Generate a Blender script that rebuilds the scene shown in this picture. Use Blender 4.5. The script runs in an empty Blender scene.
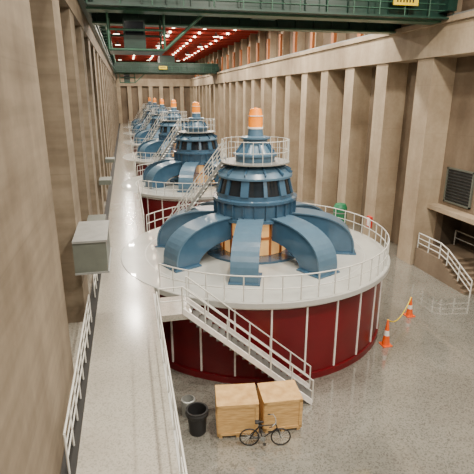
import bpy, math, random, bmesh
from mathutils import Vector, Matrix
random.seed(4)
HC=11.8; ZD=3.9; CX=6.3; CY=22.8; SP=20.4; NG=6; YE=142; XR=19.4; XL=-1.9; XB=XR+1.75; ZC=21.6
# ---------------------------------------------------------------- materials
def newmat(name):
    m=bpy.data.materials.new(name); m.use_nodes=True
    nt=m.node_tree; return m,nt,nt.nodes['Principled BSDF']
def simple(name,col,rough=.5,metal=0,var=.12,scale=3,emit=None,es=0,coat=0):
    m,nt,p=newmat(name)
    tc=nt.nodes.new('ShaderNodeTexCoord'); n=nt.nodes.new('ShaderNodeTexNoise')
    n.inputs['Scale'].default_value=scale; n.inputs['Detail'].default_value=5
    nt.links.new(tc.outputs['Object'],n.inputs['Vector'])
    r=nt.nodes.new('ShaderNodeValToRGB')
    r.color_ramp.elements[0].position=.3; r.color_ramp.elements[1].position=.7
    r.color_ramp.elements[0].color=[c*(1-var) for c in col]+[1]
    r.color_ramp.elements[1].color=[min(1,c*(1+var)) for c in col]+[1]
    nt.links.new(n.outputs['Fac'],r.inputs['Fac']); nt.links.new(r.outputs['Color'],p.inputs['Base Color'])
    p.inputs['Roughness'].default_value=rough; p.inputs['Metallic'].default_value=metal
    if coat: p.inputs['Coat Weight'].default_value=coat
    if emit:
        p.inputs['Emission Color'].default_value=list(emit)+[1]; p.inputs['Emission Strength'].default_value=es
    return m
def mulmix(nt,a,b,f):
    mx=nt.nodes.new('ShaderNodeMix'); mx.data_type='RGBA'; mx.blend_type='MULTIPLY'; mx.inputs['Factor'].default_value=f
    nt.links.new(a,mx.inputs[6]); nt.links.new(b,mx.inputs[7]); return mx.outputs[2]
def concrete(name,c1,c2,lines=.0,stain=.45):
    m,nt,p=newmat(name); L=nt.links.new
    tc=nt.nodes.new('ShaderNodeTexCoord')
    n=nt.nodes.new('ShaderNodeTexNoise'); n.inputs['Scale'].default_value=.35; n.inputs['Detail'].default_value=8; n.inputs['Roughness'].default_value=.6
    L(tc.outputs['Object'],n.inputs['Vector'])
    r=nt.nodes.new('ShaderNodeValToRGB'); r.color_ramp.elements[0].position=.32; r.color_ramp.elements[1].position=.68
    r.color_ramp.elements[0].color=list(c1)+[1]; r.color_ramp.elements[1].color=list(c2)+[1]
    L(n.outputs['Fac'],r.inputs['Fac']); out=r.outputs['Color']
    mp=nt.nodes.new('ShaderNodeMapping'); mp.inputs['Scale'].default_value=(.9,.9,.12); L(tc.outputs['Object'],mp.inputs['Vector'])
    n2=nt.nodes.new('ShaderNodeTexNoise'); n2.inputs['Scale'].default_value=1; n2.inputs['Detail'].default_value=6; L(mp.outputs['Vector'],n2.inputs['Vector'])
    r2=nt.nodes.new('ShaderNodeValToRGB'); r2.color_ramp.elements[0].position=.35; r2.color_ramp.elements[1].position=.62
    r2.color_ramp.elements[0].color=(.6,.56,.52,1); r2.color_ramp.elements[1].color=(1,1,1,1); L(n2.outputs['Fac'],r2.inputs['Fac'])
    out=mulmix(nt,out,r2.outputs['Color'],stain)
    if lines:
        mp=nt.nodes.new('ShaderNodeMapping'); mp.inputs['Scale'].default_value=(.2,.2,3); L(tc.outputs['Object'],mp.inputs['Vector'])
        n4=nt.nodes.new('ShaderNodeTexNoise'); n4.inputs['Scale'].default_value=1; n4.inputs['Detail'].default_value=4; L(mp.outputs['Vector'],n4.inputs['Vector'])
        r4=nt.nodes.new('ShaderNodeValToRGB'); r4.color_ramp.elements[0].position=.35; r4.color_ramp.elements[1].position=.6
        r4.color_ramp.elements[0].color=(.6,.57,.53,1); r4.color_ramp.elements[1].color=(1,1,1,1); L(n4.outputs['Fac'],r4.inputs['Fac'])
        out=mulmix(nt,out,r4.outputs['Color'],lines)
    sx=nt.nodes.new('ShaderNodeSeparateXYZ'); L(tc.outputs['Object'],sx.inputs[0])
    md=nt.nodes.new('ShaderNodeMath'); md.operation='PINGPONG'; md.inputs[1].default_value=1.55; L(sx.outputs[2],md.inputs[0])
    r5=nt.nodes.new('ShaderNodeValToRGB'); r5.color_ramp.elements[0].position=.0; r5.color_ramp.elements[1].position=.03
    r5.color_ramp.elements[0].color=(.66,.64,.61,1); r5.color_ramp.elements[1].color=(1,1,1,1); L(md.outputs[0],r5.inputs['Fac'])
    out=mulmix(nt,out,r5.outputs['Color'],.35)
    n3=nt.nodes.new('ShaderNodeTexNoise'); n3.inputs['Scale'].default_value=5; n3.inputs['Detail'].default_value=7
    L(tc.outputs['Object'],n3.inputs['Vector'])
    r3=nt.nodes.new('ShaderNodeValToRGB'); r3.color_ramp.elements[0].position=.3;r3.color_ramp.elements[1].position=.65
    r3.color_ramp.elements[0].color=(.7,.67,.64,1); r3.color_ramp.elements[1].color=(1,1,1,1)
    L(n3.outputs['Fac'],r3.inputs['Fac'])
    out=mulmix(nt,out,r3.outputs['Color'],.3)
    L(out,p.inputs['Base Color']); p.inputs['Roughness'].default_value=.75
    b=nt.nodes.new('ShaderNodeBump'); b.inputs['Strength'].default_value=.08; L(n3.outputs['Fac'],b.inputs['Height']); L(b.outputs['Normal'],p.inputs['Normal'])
    return m
def terrazzo(name,c1,c2,rough,dark=.55,sc=22,cr=.05):
    m,nt,p=newmat(name); L=nt.links.new
    tc=nt.nodes.new('ShaderNodeTexCoord')
    v=nt.nodes.new('ShaderNodeTexVoronoi'); v.inputs['Scale'].default_value=sc
    L(tc.outputs['Object'],v.inputs['Vector'])
    n=nt.nodes.new('ShaderNodeTexNoise'); n.inputs['Scale'].default_value=.35; n.inputs['Detail'].default_value=6
    L(tc.outputs['Object'],n.inputs['Vector'])
    r=nt.nodes.new('ShaderNodeValToRGB'); r.color_ramp.elements[0].position=.3; r.color_ramp.elements[1].position=.7
    r.color_ramp.elements[0].color=list(c1)+[1]; r.color_ramp.elements[1].color=list(c2)+[1]
    L(n.outputs['Fac'],r.inputs['Fac'])
    s=nt.nodes.new('ShaderNodeSeparateColor'); L(v.outputs['Color'],s.inputs['Color'])
    r2=nt.nodes.new('ShaderNodeValToRGB'); r2.color_ramp.elements[0].position=.0; r2.color_ramp.elements[1].position=.5
    r2.color_ramp.elements[0].color=(dark,dark,dark,1); r2.color_ramp.elements[1].color=(1,1,1,1)
    L(s.outputs[0],r2.inputs['Fac'])
    L(mulmix(nt,r.outputs['Color'],r2.outputs['Color'],1),p.inputs['Base Color'])
    p.inputs['Roughness'].default_value=rough; p.inputs['Coat Weight'].default_value=1; p.inputs['Coat Roughness'].default_value=cr; p.inputs['Coat IOR'].default_value=1.8
    return m
def woodmat(name):
    m,nt,p=newmat(name); L=nt.links.new
    tc=nt.nodes.new('ShaderNodeTexCoord'); mp=nt.nodes.new('ShaderNodeMapping'); mp.inputs['Scale'].default_value=(2,2,14)
    L(tc.outputs['Object'],mp.inputs['Vector'])
    n=nt.nodes.new('ShaderNodeTexNoise'); n.inputs['Scale'].default_value=1.5; n.inputs['Detail'].default_value=6; L(mp.outputs['Vector'],n.inputs['Vector'])
    r=nt.nodes.new('ShaderNodeValToRGB'); r.color_ramp.elements[0].position=.3; r.color_ramp.elements[1].position=.7
    r.color_ramp.elements[0].color=(.46,.26,.09,1); r.color_ramp.elements[1].color=(.70,.46,.19,1)
    L(n.outputs['Fac'],r.inputs['Fac']); L(r.outputs['Color'],p.inputs['Base Color']); p.inputs['Roughness'].default_value=.65
    return m
M={}
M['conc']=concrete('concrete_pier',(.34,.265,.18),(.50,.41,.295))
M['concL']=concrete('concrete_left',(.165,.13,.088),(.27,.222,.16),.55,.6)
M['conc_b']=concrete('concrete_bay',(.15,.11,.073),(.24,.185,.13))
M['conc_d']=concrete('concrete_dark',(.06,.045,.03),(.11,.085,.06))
M['floor']=terrazzo('terrazzo_floor',(.17,.165,.145),(.25,.245,.215),.16,.55)
M['gal']=terrazzo('terrazzo_gallery',(.33,.31,.265),(.44,.42,.365),.22,.7,30,.16)
M['deck']=simple('deck_paint',(.48,.495,.465),.22,0,.08,1.2,coat=.5)
M['rim']=simple('rim_paint',(.46,.47,.45),.4,0,.05)
M['red']=simple('maroon_paint',(.12,.0018,.006),.3,0,.15,.8)
M['seam']=simple('seam_metal',(.82,.79,.76),.4)
M['blue']=simple('blue_paint',(.045,.105,.175),.26,0,.12,1.5,coat=.5)
M['blue_l']=simple('blue_light_paint',(.078,.148,.22),.28,0,.08)
M['cream_glow']=simple('cream_paint_glow',(.80,.48,.18),.5,emit=(1,.5,.16),es=.5)  # cream paint with emission added to stand in for a lit interior
M['glass']=simple('dark_glass',(.012,.018,.025),.08)
M['orange']=simple('orange_glow',(.95,.27,.004),.35,emit=(1,.22,.003),es=.35)  # orange cap colour with a faint glow added so the caps show
M['rail']=simple('rail_paint',(.66,.66,.62),.35,.1,.05)
M['steel']=simple('grey_steel',(.30,.31,.30),.4,.3)
M['tread']=simple('stair_tread',(.12,.12,.115),.5,.2)
M['green']=simple('crane_green',(.010,.042,.030),.4,0,.2)
M['green2']=simple('crane_green_light',(.045,.13,.085),.4,0,.2)
M['yellow']=simple('sign_yellow',(.85,.62,.01),.5)
M['black']=simple('black_rubber',(.012,.012,.013),.6)
M['ceil']=simple('ceiling_red',(.40,.03,.025),.5,0,.15,.5)
M['ceilb']=simple('ceiling_beam_red',(.45,.05,.035),.5,0,.1)
M['rust']=simple('orange_brown',(.42,.14,.04),.6)
M['wood']=woodmat('crate_wood')
M['cone']=simple('cone_orange',(.85,.11,.005),.45)
M['white']=simple('white_plastic',(.8,.8,.78),.4)
M['lamp']=simple('lamp_lens',(1,.9,.7),.4,emit=(1,.85,.6),es=16)
M['boxgrey']=simple('canopy_metal',(.13,.145,.125),.45,.2,.1)
M['louvre']=simple('louvre_dark',(.045,.05,.05),.45,.3,.1)
M['greent']=simple('tank_green',(.02,.20,.09),.4)
M['redb']=simple('cabinet_red',(.6,.03,.02),.4)
M['dark']=simple('dark_void',(.02,.02,.02),.8)
MK=list(M)
# ---------------------------------------------------------------- builder
class B:
    def __init__(s): s.v=[];s.f=[];s.m=[];s.s=[]
    def add(s,vs,fs,m,sm=False):
        o=len(s.v); s.v+= [tuple(v) for v in vs]
        for f in fs: s.f.append([o+i for i in f]); s.m.append(m); s.s.append(sm)
    def box(s,x0,x1,y0,y1,z0,z1,m):
        vs=[(x,y,z) for x in(x0,x1) for y in(y0,y1) for z in(z0,z1)]
        s.add(vs,[(0,1,3,2),(4,6,7,5),(0,4,5,1),(2,3,7,6),(0,2,6,4),(1,5,7,3)],m)
    def obox(s,c,ax,ay,az,m):
        c,ax,ay,az=map(Vector,(c,ax,ay,az))
        vs=[c+ax*i+ay*j+az*k for i in(-1,1) for j in(-1,1) for k in(-1,1)]
        s.add(vs,[(0,1,3,2),(4,6,7,5),(0,4,5,1),(2,3,7,6),(0,2,6,4),(1,5,7,3)],m)
    def poly(s,pts,r,m,n=6):
        pts=[Vector(p) for p in pts]; N=len(pts); vs=[]
        for i,p in enumerate(pts):
            d=pts[min(i+1,N-1)]-pts[max(i-1,0)]
            d.normalize(); up=Vector((0,0,1)) if abs(d.z)<.9 else Vector((1,0,0))
            a=d.cross(up).normalized(); b=a.cross(d)
            for k in range(n):
                t=2*math.pi*k/n; vs.append(p+a*r*math.cos(t)+b*r*math.sin(t))
        fs=[]
        for i in range(N-1):
            for k in range(n): fs.append((i*n+k,i*n+(k+1)%n,(i+1)*n+(k+1)%n,(i+1)*n+k))
        s.add(vs,fs,m,True)
        s.add(vs[:n],[tuple(range(n))],m); s.add(vs[-n:],[tuple(range(n))],m)
    def tube(s,p,q,r,m,n=8): s.poly([p,q],r,m,n)
    def lathe(s,prof,c,m,n=64,sm=True):
        for (r0,z0),(r1,z1) in zip(prof[:-1],prof[1:]):
            vs=[];fs=[]
            for i in range(n):
                t=2*math.pi*i/n; ct,st=math.cos(t),math.sin(t)
                vs+=[(c[0]+r0*ct,c[1]+r0*st,c[2]+z0),(c[0]+r1*ct,c[1]+r1*st,c[2]+z1)]
            for i in range(n):
                j=(i+1)%n; fs.append((2*i,2*j,2*j+1,2*i+1))
            s.add(vs,fs,m,sm and n>8)
    def obj(s,name,parent=None,loc=(0,0,0),bevel=0):
        me=bpy.data.meshes.new(name); me.from_pydata(s.v,[],s.f)
        used=sorted(set(s.m),key=MK.index)
        for k in used: me.materials.append(M[k])
        me.polygons.foreach_set('material_index',[used.index(k) for k in s.m])
        me.polygons.foreach_set('use_smooth',s.s)
        me.update()
        bm=bmesh.new(); bm.from_mesh(me); bmesh.ops.recalc_face_normals(bm,faces=bm.faces); bm.to_mesh(me); bm.free()
        o=bpy.data.objects.new(name,me); bpy.context.collection.objects.link(o); o.location=loc
        if parent: o.parent=parent
        if bevel:
            b=o.modifiers.new('bevel','BEVEL'); b.width=bevel; b.segments=2; b.limit_method='ANGLE'
        return o
def empty(name,loc=(0,0,0)):
    e=bpy.data.objects.new(name,None); bpy.context.collection.objects.link(e); e.location=loc; e.empty_display_size=.2; return e
def railing(b,pts,h=1.07,rails=(1.0,.68,.36),r=.028,m='rail',posts=True):
    for k in rails: b.poly([(p[0],p[1],p[2]+h*k) for p in pts],r if k==1.0 else r*.75,m,6)
    if posts:
        for p in pts: b.tube(p,(p[0],p[1],p[2]+h),r,m,6)
def seg(p,q,step):
    p,q=Vector(p),Vector(q); n=max(1,round((q-p).length/step)); return [p.lerp(q,i/n) for i in range(n+1)]
# ---------------------------------------------------------------- shell
b=B(); b.box(.7,XB+.5,-8,YE,-.3,0,'floor'); b.obj('floor')
b=B(); b.box(-3.9,.7,-8,YE,-.3,ZD,'gal')
b.box(.62,.72,-8,17.9,ZD-.35,ZD+.012,'rim')
b.obj('floor_gallery')
b=B(); b.box(XL,XL+.32,-8,YE,ZD,ZD+.05,'dark'); b.obj('trim_1')
PS=5.44; P0Y=27.7
ZB0=14.1; ZB1=16.25
OY0=21.0; OY1=27.6; OZ=3.9
b=B()
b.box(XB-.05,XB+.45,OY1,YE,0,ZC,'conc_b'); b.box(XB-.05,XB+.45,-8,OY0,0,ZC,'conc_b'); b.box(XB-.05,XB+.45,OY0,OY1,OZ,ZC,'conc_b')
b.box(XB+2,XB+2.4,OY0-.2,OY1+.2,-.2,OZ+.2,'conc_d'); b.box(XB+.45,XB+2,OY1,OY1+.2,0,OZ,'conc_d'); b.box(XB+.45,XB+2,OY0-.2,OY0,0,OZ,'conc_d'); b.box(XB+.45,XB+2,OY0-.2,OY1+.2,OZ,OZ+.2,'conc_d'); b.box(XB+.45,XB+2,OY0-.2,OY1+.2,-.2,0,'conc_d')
for k in range(-7,30):
    y=P0Y+PS*k
    if -8<y<YE-1 and k!=-1:
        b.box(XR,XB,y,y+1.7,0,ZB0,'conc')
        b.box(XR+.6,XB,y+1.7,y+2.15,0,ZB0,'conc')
    if -8<y<YE-1:
        b.box(XB-.9,XB,y+.2,y+1.2,ZB1,ZC-.1,'conc'); b.box(XB-1.2,XB-.9,y+.4,y+1.0,ZB1,ZB1+3,'rust')
b.box(XR-.15,XB,-8,YE,ZB0,ZB1,'conc'); b.box(XR-.35,XB,-8,YE,ZB1-.3,ZB1,'conc')
b.box(XR+.1,XR+.25,-8,YE,ZB1,ZB1+.2,'steel')
b.box(XB-.9,XB,20,P0Y,4.2,4.5,'conc')
b.obj('wall_right')
b=B()
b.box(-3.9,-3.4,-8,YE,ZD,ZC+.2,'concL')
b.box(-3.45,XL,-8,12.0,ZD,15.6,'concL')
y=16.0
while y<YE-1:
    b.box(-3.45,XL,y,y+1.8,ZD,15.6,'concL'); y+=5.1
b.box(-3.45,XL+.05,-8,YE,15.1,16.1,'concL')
b.obj('wall_left')
b=B(); z0=16.1
b.box(XL-.3,XL+.35,-8,YE,z0,z0+.12,'green'); b.box(XL-.02,XL+.1,-8,YE,z0+.12,z0+.6,'green'); b.box(XL-.3,XL+.35,-8,YE,z0+.6,z0+.7,'green')
b.box(XL-1,XL+.6,-8,YE,18.3,18.4,'green2')
railing(b,seg((XL+.55,-8,18.4),(XL+.55,YE,18.4),3),m='green2',r=.04)
y=-8
while y<YE: b.box(XL-1.4,XL+.5,y,y+.15,18.1,18.3,'green'); b.box(XL-.1,XL+.1,y,y+.2,z0+.7,18.1,'green'); y+=3
b.obj('crane_runway_beam')
b=B(); b.box(-3.9,XB+.45,YE,YE+.5,0,ZC+.1,'conc_b')
for x in range(-2,20,3): b.box(x,x+1.1,YE-.8,YE,0,14.5,'conc')
b.box(-3.4,XB-.1,YE-.9,YE,14.2,16.2,'conc')
b.obj('wall_far')
b=B(); b.box(-3.9,XB+.45,-8,YE,ZC,ZC+.3,'ceil')
y=-7
while y<YE: b.box(-3.4,XB-.1,y,y+.3,ZC-.7,ZC,'ceilb'); y+=2.55
for x in (1,5,9,13,17): b.box(x,x+.2,-8,YE,ZC-.4,ZC,'ceilb')
b.obj('ceiling')
# ---------------------------------------------------------------- generator meshes
R=7.0
def build_gen():
    parts={}
    b=B()
    b.lathe([(6.78,.0),(6.78,.3),(6.70,.32),(6.70,ZD-.28)],(0,0,0),'red',96)
    for i in range(28):
        t=2*math.pi*(i+.3)/28; c,s_=math.cos(t),math.sin(t)
        b.obox((6.72*c,6.72*s_,(ZD+.05)/2),(.03*c,.03*s_,0),(-s_*.035,c*.035,0),(0,0,(ZD-.65)/2),'seam')
    b.lathe([(6.72,ZD-.42),(6.74,ZD-.41),(6.74,ZD-.35),(6.72,ZD-.34)],(0,0,0),'seam',96)
    parts['drum_panels']=b
    b=B()
    b.lathe([(0,ZD+.03),(R,ZD+.03)],(0,0,0),'deck',96,False)
    b.lathe([(R,ZD+.03),(R+.03,ZD),(R+.03,ZD-.22),(6.6,ZD-.28)],(0,0,0),'rim',96)
    b.lathe([(5.75,ZD+.034),(5.82,ZD+.034)],(0,0,0),'rim',96,False)
    parts['deck_plate']=b
    b=B(); z=ZD+.03
    b.lathe([(1.75,z),(1.75,z+2.0)],(0,0,0),'cream_glow',48)
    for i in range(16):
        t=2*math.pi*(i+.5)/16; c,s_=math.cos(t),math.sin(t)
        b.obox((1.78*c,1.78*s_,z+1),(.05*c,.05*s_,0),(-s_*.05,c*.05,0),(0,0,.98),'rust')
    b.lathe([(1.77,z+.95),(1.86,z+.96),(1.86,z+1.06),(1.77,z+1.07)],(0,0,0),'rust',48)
    b.lathe([(2.7,z),(2.7,z+.12),(1.75,z+.12)],(0,0,0),'blue',48)
    parts['shaft_housing']=b
    b=B()
    pr=[(1.7,1.75),(2.0,1.8),(2.2,1.85),(2.2,2.0),(2.05,2.02),(2.05,2.75),(2.2,2.78),(2.2,2.92),(2.0,2.95),(1.98,3.15)]
    b.lathe([(r,z+h) for r,h in pr],(0,0,0),'blue',64)
    b.lathe([(1.93,z+3.15),(1.72,z+3.95)],(0,0,0),'glass',64)
    b.lathe([(1.78,z+3.9),(1.92,z+3.92),(1.92,z+4.02),(1.55,z+4.35),(1.2,z+4.55),(1.15,z+4.62)],(0,0,0),'blue_l',64)
    for i in range(12):
        t=2*math.pi*i/12; c,s_=math.cos(t),math.sin(t); w=.09 if i%2 else .2
        b.obox((1.86*c,1.86*s_,z+3.55),(.06*c,.06*s_,0),(-s_*w,c*w,0),(-.11*c,-.11*s_,.4),'blue')
        b.obox((1.55*c,1.55*s_,z+4.36),(.38*c,.38*s_,-.2),(-s_*.03,c*.03,0),(.03*c,.03*s_,.06),'blue')
    for i in range(24):
        t=2*math.pi*i/24; c,s_=math.cos(t),math.sin(t)
        b.obox((2.1*c,2.1*s_,z+2.38),(.07*c,.07*s_,0),(-s_*.02,c*.02,0),(0,0,.36),'blue')
    b.lathe([(1.0,z+4.6),(1.0,z+4.95),(1.12,z+4.95),(1.12,z+5.05),(.9,z+5.1),(.62,z+5.5),(.62,z+5.75),(.75,z+5.78),(.75,z+5.86),(.4,z+5.92),(.36,z+6.25),(.0,z+6.27)],(0,0,0),'blue_l',40)
    for i in range(8):
        t=2*math.pi*i/8; c,s_=math.cos(t),math.sin(t)
        b.obox((.82*c,.82*s_,z+5.3),(.16*c,.16*s_,-.22),(-s_*.03,c*.03,0),(.06*c,.06*s_,.04),'blue')
    parts['hub_casing']=b
    b=B()
    b.lathe([(.0,z+6.27),(.35,z+6.27),(.35,z+6.85),(.28,z+7.2),(.0,z+7.28)],(0,0,0),'orange',24)  # orange finial cap; its glow is put into the material
    b.lathe([(.38,z+6.25),(.38,z+6.33),(.35,z+6.34)],(0,0,0),'white',24)
    b.lathe([(.25,z+6.86),(.37,z+6.86),(.37,z+6.9),(.25,z+6.91)],(0,0,0),'white',24)
    parts['finial_cap']=b
    b=B(); n=14
    for i in range(8):
        a=math.radians(-110+45*i); c,s_=math.cos(a),math.sin(a)
        T=[];Bt=[]
        for k in range(n+1):
            t=math.pi/2*k/n
            T.append((1.95+3.2*math.sin(t)**.9,z+2.05*math.cos(t)**.68 if k<n else z))
            Bt.append((1.95+1.95*math.sin(t),z+.95*math.cos(t) if k<n else z))
        vs=[]
        for (tr,tz),(br,bz) in zip(T,Bt):
            w=.52
            for (rr,zz,ww) in ((tr,tz,w),(br,bz,w)):
                for sg in(-1,1): vs.append((rr*c-s_*ww*sg,rr*s_+c*ww*sg,zz))
        fs=[]
        for k in range(n):
            o=4*k; q=o+4
            fs+=[(o,q,q+1,o+1),(o+2,o+3,q+3,q+2),(o,o+2,q+2,q),(o+1,q+1,q+3,o+3)]
        b.add(vs,fs,'blue')
        vs=[];fs=[]
        for k in range(n+1):
            tr,tz=T[k]
            for (dr,w) in ((.0,.62),(.07,.62)):
                for sg in(-1,1):
                    t=math.pi/2*k/n; vs.append(((tr+dr*math.sin(t))*c-s_*w*sg,(tr+dr*math.sin(t))*s_+c*w*sg,tz+dr*math.cos(t)))
        for k in range(n):
            o=4*k;q=o+4; fs+=[(o,o+1,q+1,q),(o+2,q+2,q+3,o+3),(o,q,q+2,o+2),(o+1,o+3,q+3,q+1)]
        b.add(vs,fs,'blue_l')
        b.obox((4.6*c,4.6*s_,z+.04),(.72*c,.72*s_,0),(-s_*.7,c*.7,0),(0,0,.04),'blue')
    parts['bracket_arms']=b
    b=B()
    a0=math.radians(-141); a1=math.radians(143); N=44
    pts=[((R-.12)*math.cos(a0+(a1-a0)*i/N),(R-.12)*math.sin(a0+(a1-a0)*i/N),ZD+.03) for i in range(N+1)]
    railing(b,pts,rails=(1.0,.5))
    zc=z+4.6
    b.lathe([(1.0,zc),(1.75,zc),(1.75,zc+.06),(1.0,zc+.06)],(0,0,0),'steel',40)
    pts=[(1.7*math.cos(t),1.7*math.sin(t),zc+.06) for t in [math.radians(185-340*i/22) for i in range(23)]]
    railing(b,pts,rails=(1.0,.5),r=.018)
    parts['guard_railing']=b
    b=B()
    P0=Vector((-4.6,2.0,z)); P1=Vector((-1.55,.35,zc+.04)); d=P1-P0; dh=Vector((d.x,d.y,0)).normalized(); nn=Vector((-dh.y,dh.x,0))
    for sg in(-1,1):
        o=nn*.38*sg
        b.obox((P0+P1)/2+o,d/2,nn*.025,Vector((0,0,.12)),'steel')
        rp=[P0+o+d*t for t in [i/7 for i in range(8)]]
        railing(b,rp,h=.95,rails=(1.0,.55),r=.03)
    for i in range(1,20):
        c_=P0+d*(i/20); b.obox(c_,dh*.13,nn*.37,Vector((0,0,.02)),'rail')
    parts['access_stair']=b
    b=B()
    b.box(3.4,4.0,4.6,5.1,z,z+1.1,'green2'); b.box(3.45,3.95,4.55,4.6,z+.3,z+1.0,'glass')
    b.box(-1.6,-.9,5.2,5.8,z,z+1.2,'steel')
    parts['control_cabinet']=b
    return parts
gp=build_gen(); first={}
for g in range(NG):
    e=empty('hydroelectric_generator',(CX,CY+SP*g,0))
    for k,bb in gp.items():
        if g==0: o=bb.obj(k,e); first[k]=o
        else:
            o=bpy.data.objects.new(k,first[k].data); bpy.context.collection.objects.link(o); o.parent=e
b=B()
railing(b,seg((.66,2,ZD),(.66,15.6,ZD),1.5),rails=(1,.5))
b.obj('gallery_railing')
for g in range(NG):
    b=B(); y0=CY+SP*g+4.35; y1=y0+SP-8.7
    railing(b,seg((.66,y0,ZD),(.66,min(y1,YE-.2),ZD),1.5),rails=(1,.5)); b.obj('gallery_railing')
# ---------------------------------------------------------------- staircase
b=B()
b.box(.72,1.95,15.8,17.45,ZD-.25,ZD,'gal')
T0=Vector((1.75,16.3,ZD)); T1=Vector((6.6,14.95,0)); d=T1-T0; dh=Vector((d.x,d.y,0)).normalized(); nn=Vector((-dh.y,dh.x,0)); n=20
for i in range(1,n+1):
    c=T0+d*((i-.5)/n); b.obox((c.x,c.y,ZD*(1-i/n)+.03),dh*.14,nn*.48,Vector((0,0,.025)),'tread')
for sg in(-1,1):
    o=nn*.5*sg
    b.obox((T0+T1)/2+o+Vector((0,0,.1)),d/2,nn*.03,Vector((0,0,.13)),'seam')
    rp=[T0+o+d*(i/6) for i in range(7)]
    railing(b,[(p.x,p.y,p.z+.1) for p in rp],h=1.0,rails=(1,.5),r=.03)
railing(b,[(.75,15.85,ZD),(1.6,15.85,ZD)],rails=(1,.5))
b.obj('staircase')
# ---------------------------------------------------------------- left metal canopy
b=B()
b.box(XL,-.88,14.5,16.9,ZD+2.45,ZD+3.45,'boxgrey'); b.box(XL,-.84,14.46,16.94,ZD+3.45,ZD+3.52,'steel'); b.box(XL,-.84,14.46,16.94,ZD+2.4,ZD+2.46,'steel')
b.obj('metal_canopy')
b=B()
for k in range(3): b.box(XL,XL+.75,19.5+k*10.2,20.8+k*10.2,ZD+2.5,ZD+2.8,'boxgrey')
b.obj('metal_awning')
b=B()
railing(b,seg((XL+.2,8.6,ZD+.05),(XL+.2,15.8,ZD+.05),.9),rails=(1,.7,.4))
railing(b,seg((XL+.2,18,ZD+.05),(XL+.2,27,ZD+.05),.9),rails=(1,.7,.4))
b.obj('bay_railing')
# ---------------------------------------------------------------- crates
def crate(loc,w,dp,h,rot):
    e=empty('wooden_crate',loc); e.rotation_euler=(0,0,rot)
    b=B(); b.box(-w/2,w/2,-dp/2,dp/2,.1,h,'wood'); b.obj('panels',e,bevel=.005)
    b=B()
    for x in(-w/2+.1,0,w/2-.1): b.box(x-.06,x+.06,-dp/2,dp/2,0,.1,'wood')
    t=.025
    for sy in(-1,1):
        for x in(-w/2+.05,w/2-.05): b.box(x-.05,x+.05,sy*dp/2-t,sy*dp/2+t,.1,h,'wood')
        for z in(.16,h-.05): b.box(-w/2,w/2,sy*dp/2-t,sy*dp/2+t,z-.05,z+.05,'wood')
    for sx in(-1,1):
        for y in(-dp/2+.05,dp/2-.05): b.box(sx*w/2-t,sx*w/2+t,y-.05,y+.05,.1,h,'wood')
        for z in(.16,h-.05): b.box(sx*w/2-t,sx*w/2+t,-dp/2,dp/2,z-.05,z+.05,'wood')
    b.box(-w/2-t,w/2+t,-dp/2-t,dp/2+t,h,h+.03,'wood')
    b.obj('battens',e)
crate((3.25,13.95,0),1.45,1.2,1.35,math.radians(-8))
crate((4.87,13.85,0),1.4,1.15,1.3,math.radians(-4))
# ---------------------------------------------------------------- bicycle
e=empty('bicycle',(4.0,12.75,0)); e.rotation_euler=(0,0,math.radians(-12)); e.scale=(1.06,1.06,1.06)
for nm,x in(('rear_wheel',-.52),('front_wheel',.52)):
    b=B(); c=Vector((x,0,.34))
    vs=[];fs=[]
    for i in range(28):
        t=2*math.pi*i/28
        for k in range(8):
            q=2*math.pi*k/8; rr=.315+.025*math.cos(q); vs.append((c.x+rr*math.cos(t),.025*math.sin(q),c.z+rr*math.sin(t)))
    for i in range(28):
        for k in range(8): fs.append((i*8+k,i*8+(k+1)%8,((i+1)%28)*8+(k+1)%8,((i+1)%28)*8+k))
    b.add(vs,fs,'black',True)
    for i in range(14):
        t=2*math.pi*i/14; b.tube(c+Vector((0,.02*(-1)**i,0)),c+Vector((.3*math.cos(t),0,.3*math.sin(t))),.003,'rail',4)
    b.tube(c+Vector((0,-.06,0)),c+Vector((0,.06,0)),.025,'steel')
    b.obj(nm,e)
b=B()
bb_=(-.08,0,.3); seat=(-.22,0,.78); head=(.36,0,.82); headl=(.39,0,.68)
for p,q in((bb_,seat),(seat,head),(bb_,headl),(bb_,(-.52,.05,.34)),(bb_,(-.52,-.05,.34)),((-.21,0,.74),(-.52,.05,.34)),((-.21,0,.74),(-.52,-.05,.34)),(headl,head)): b.tube(p,q,.02,'black')
for sy in(-.05,.05): b.tube((.4,sy,.66),(.52,sy,.34),.012,'black')
b.tube((.4,-.06,.66),(.4,.06,.66),.015,'black')
b.tube(seat,(-.25,0,.9),.014,'steel'); b.tube(head,(.33,0,1.0),.014,'steel')
b.obj('frame',e)
b=B(); b.poly([(.18,-.3,.98),(.28,-.24,1.03),(.34,-.08,1.0),(.34,.08,1.0),(.28,.24,1.03),(.18,.3,.98)],.014,'steel'); b.tube((.1,-.32,.97),(.2,-.3,.985),.02,'black');b.tube((.1,.32,.97),(.2,.3,.985),.02,'black'); b.obj('handlebar',e)
b=B(); b.obox((-.27,0,.93),(.07,0,0),(0,.085,0),(0,0,.03),'black'); b.obox((-.14,0,.93),(.09,0,0),(0,.03,0),(0,0,.025),'black'); b.obj('saddle',e,bevel=.02)
b=B(); b.lathe([(0,0),(.09,0),(.09,.02),(0,.02)],(0,0,0),'steel',20); o=b.obj('crankset',e,(-.08,-.05,.3)); o.rotation_euler=(math.pi/2,0,0)
b=B(); b.tube((-.08,-.08,.3),(-.02,-.08,.15),.01,'steel'); b.tube((-.08,.08,.3),(-.14,.08,.45),.01,'steel'); b.box(-.07,.03,-.18,-.08,.14,.165,'black'); b.box(-.19,-.09,.08,.18,.44,.465,'black'); b.tube((-.08,-.09,.3),(-.08,.09,.3),.015,'steel'); b.obj('pedals',e)
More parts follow.
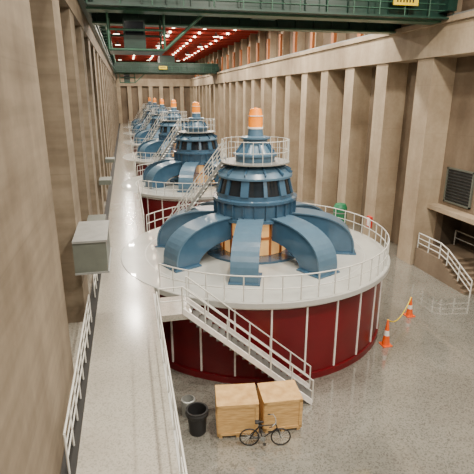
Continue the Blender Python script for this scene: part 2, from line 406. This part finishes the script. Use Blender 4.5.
# ---------------------------------------------------------------- trash can
b=B(); b.lathe([(.0,0),(.3,0),(.36,.85),(.39,.87),(.4,.97),(.34,.97),(.31,.5),(0,.5)],(0,0,0),'black',24); b.lathe([(.39,.94),(.43,.86),(.41,.75),(.365,.7)],(0,0,0),'black',12)
b.obj('trash_can',loc=(1.8,14.0,0))
b=B(); b.lathe([(.0,0),(.24,0),(.27,.7),(.22,.72),(.2,.4),(0,.4)],(0,0,0),'steel',24); b.obj('waste_bucket',loc=(1.6,15.0,0))
# ---------------------------------------------------------------- cones, chain
cones=[(11.75,17.95,1.35),(14.7,20.5,1.1)]
for (x,y,h) in cones:
    b=B(); b.box(-.24,.24,-.24,.24,0,.05,'cone')
    b.lathe([(.19,.05),(.135,.4*h)],(0,0,0),'cone',20); b.lathe([(.135,.4*h),(.105,.6*h)],(0,0,0),'white',20); b.lathe([(.105,.6*h),(.05,.95*h),(.05,h),(0,h)],(0,0,0),'cone',20)
    b.obj('traffic_cone',loc=(x,y,0))
b=B(); P=[]
for i in range(17):
    t=i/16; h0=1.37*(1-t)+1.12*t; P.append((11.75+2.95*t,17.95+2.55*t,h0-2.4*t*(1-t)))
b.poly(P,.03,'yellow',6)
b.obj('barrier_chain')
# ---------------------------------------------------------------- right wall items
b=B(); b.lathe([(0,0),(.6,0),(.6,2.2),(.45,2.5),(0,2.6)],(0,0,0),'greent',24); b.lathe([(.62,.5),(.62,.6)],(0,0,0),'steel',24); b.lathe([(.62,1.7),(.62,1.8)],(0,0,0),'steel',24); b.obj('green_tank',loc=(18.2,37.0,0))
b=B(); b.box(XB-.09,XB-.05,24.6,27.0,4.9,7.1,'dark')
for (y0,y1,z0,z1) in ((24.5,24.62,4.8,7.15),(26.98,27.1,4.8,7.15),(24.5,27.1,7.05,7.15),(24.5,27.1,4.8,4.9)): b.box(XB-.16,XB-.05,y0,y1,z0,z1,'boxgrey')
for k in range(10): b.obox((XB-.12,25.8,5.04+k*.2),(.03,0,-.05),(0,1.18,0),(.01,0,.008),'louvre')
b.obj('ventilation_grille')
b=B(); b.box(XR-.2,XR,33.4,34.0,1.2,2.1,'redb'); b.box(XR-.22,XR-.2,33.5,33.9,1.3,2.0,'white'); b.obj('fire_extinguisher_cabinet')
b=B(); b.box(XB-.12,XB-.05,30.6,31.6,2.4,3.7,'white'); b.obj('wall_sign')
b=B(); XS=XR+.2
for k in range(7): b.box(XS,XB+1.9,22.2+k*.4,27.5,.2*k,.2*k+.2,'conc_b')
railing(b,[(XS+.08,21.8,0),(XS+.08,23.0,.6),(XS+.08,24.2,1.2),(XS+.08,25,1.4),(XS+.08,26.2,1.4),(XS+.08,27.4,1.4)],rails=(1,.66,.33),r=.045)
railing(b,[(XB+1.5,21.8,0),(XB+1.5,23.0,.6),(XB+1.5,24.2,1.2),(XB+1.5,25,1.4),(XB+1.5,27.4,1.4)],rails=(1,.5),r=.045)
b.obj('entry_steps')
# ---------------------------------------------------------------- cranes
def crane(y,sign_x,cab=True):
    e=empty('overhead_crane',(0,y,1.0)); X1=XR+.1
    for i,yy in enumerate((0,5.0)):
        b=B(); b.box(-1.6,X1,yy+.1,yy+.7,15.1,16.9,'green'); b.box(-1.6,X1,yy-.1,yy+.9,15.0,15.1,'green2'); b.box(-1.6,X1,yy-.1,yy+.9,16.9,17.0,'green2')
        x=-1.4
        while x<X1: b.box(x,x+.06,yy-.02,yy+.1,15.1,16.9,'green'); x+=1.3
        b.obj('girder_%d'%(i+1),e)
    b=B()
    for x in(-1.5,XR-.2): b.box(x-.3,x+.3,-.8,6.6,15.55,16.4,'green')
    b.obj('end_trucks',e)
    b=B(); railing(b,[Vector(p) for p in seg((-1.5,-.5,15.2),(X1,-.5,15.2),1.6)],m='green2',r=.03); b.box(-1.5,X1,-.8,-.1,15.1,15.2,'green'); b.obj('service_walkway',e)
    b=B(); b.box(sign_x-.8,sign_x+.8,-.66,-.6,15.75,16.35,'yellow')
    for k in range(6): b.box(sign_x-.6+k*.2,sign_x-.5+k*.2,-.67,-.65,15.9,16.2,'black')
    b.obj('capacity_sign',e)
    b=B(); b.box(7.5,10.5,.2,5.4,17.0,18.4,'green'); b.box(8.2,9.8,1.5,4.2,15.4,16.0,'green')
    b.obj('trolley',e)
    if cab:
        b=B()
        for x in(-.6,2.4):
            for yy in(.9,3.6): b.tube((x,yy,13.2),(x,yy,15.1),.07,'green2')
        for zz in(13.2,14.2):
            for yy in(.9,3.6): b.tube((-.6,yy,zz),(2.4,yy,zz),.06,'green2')
            for x in(-.6,2.4): b.tube((x,.9,zz),(x,3.6,zz),.06,'green2')
        b.box(-.6,2.4,.9,3.6,13.12,13.2,'green')
        b.tube((2.4,.9,13.2),(4.6,.9,15.1),.09,'green2'); b.box(.2,1.4,1.5,3,13.2,14.9,'green'); b.box(.3,1.3,1.45,1.5,14.0,14.7,'glass')
        b.obj('operator_cab',e)
crane(27.0,16.2); crane(100,8)
# ---------------------------------------------------------------- lamps
for iy,y in enumerate([-4,7,19,37,49,62,76,92,110,130]):
    for x,en in ((-.5,850),(6.8,1550),(14.5,1550)):
        par=empty('high_bay_lamp',(x,y,ZC)); zt=-1.2
        b=B(); b.tube((0,0,zt+.55),(0,0,-.0),.03,'steel'); b.lathe([(0,zt+.6),(.15,zt+.6),(.2,zt+.35),(.55,zt+.05),(.55,zt),(.5,zt)],(0,0,0),'steel',20); b.lathe([(0,zt+.03),(.5,zt+.01)],(0,0,0),'lamp',20,False)
        b.obj('reflector',par)
        l=bpy.data.lights.new('lamp_light','AREA'); l.shape='SQUARE'; l.size=.8; l.energy=en*1.3; l.color=(1,.91,.77)
        o=bpy.data.objects.new('light',l); o.location=(0,0,zt-.12); bpy.context.collection.objects.link(o); o.parent=par
b=B()
for y in [41+5.1*i for i in range(19)]:
    for x in (3,7.5,12,16.5): b.lathe([(0,ZC-.75),(.19,ZC-.73),(.19,ZC-.0)],(x,y,0),'lamp',12,False)
b.obj('ceiling_downlights')
w=bpy.data.worlds.new('World'); bpy.context.scene.world=w; w.use_nodes=True
w.node_tree.nodes['Background'].inputs['Color'].default_value=(1,.94,.85,1); w.node_tree.nodes['Background'].inputs['Strength'].default_value=.28
# ---------------------------------------------------------------- camera
cam=bpy.data.cameras.new('camera'); co=bpy.data.objects.new('camera',cam); bpy.context.collection.objects.link(co)
co.location=(0,0,HC); co.rotation_euler=(math.radians(90-17.16),0,math.radians(-13.2)); cam.sensor_width=36; cam.lens=34.94
cam.clip_end=400
bpy.context.scene.camera=co
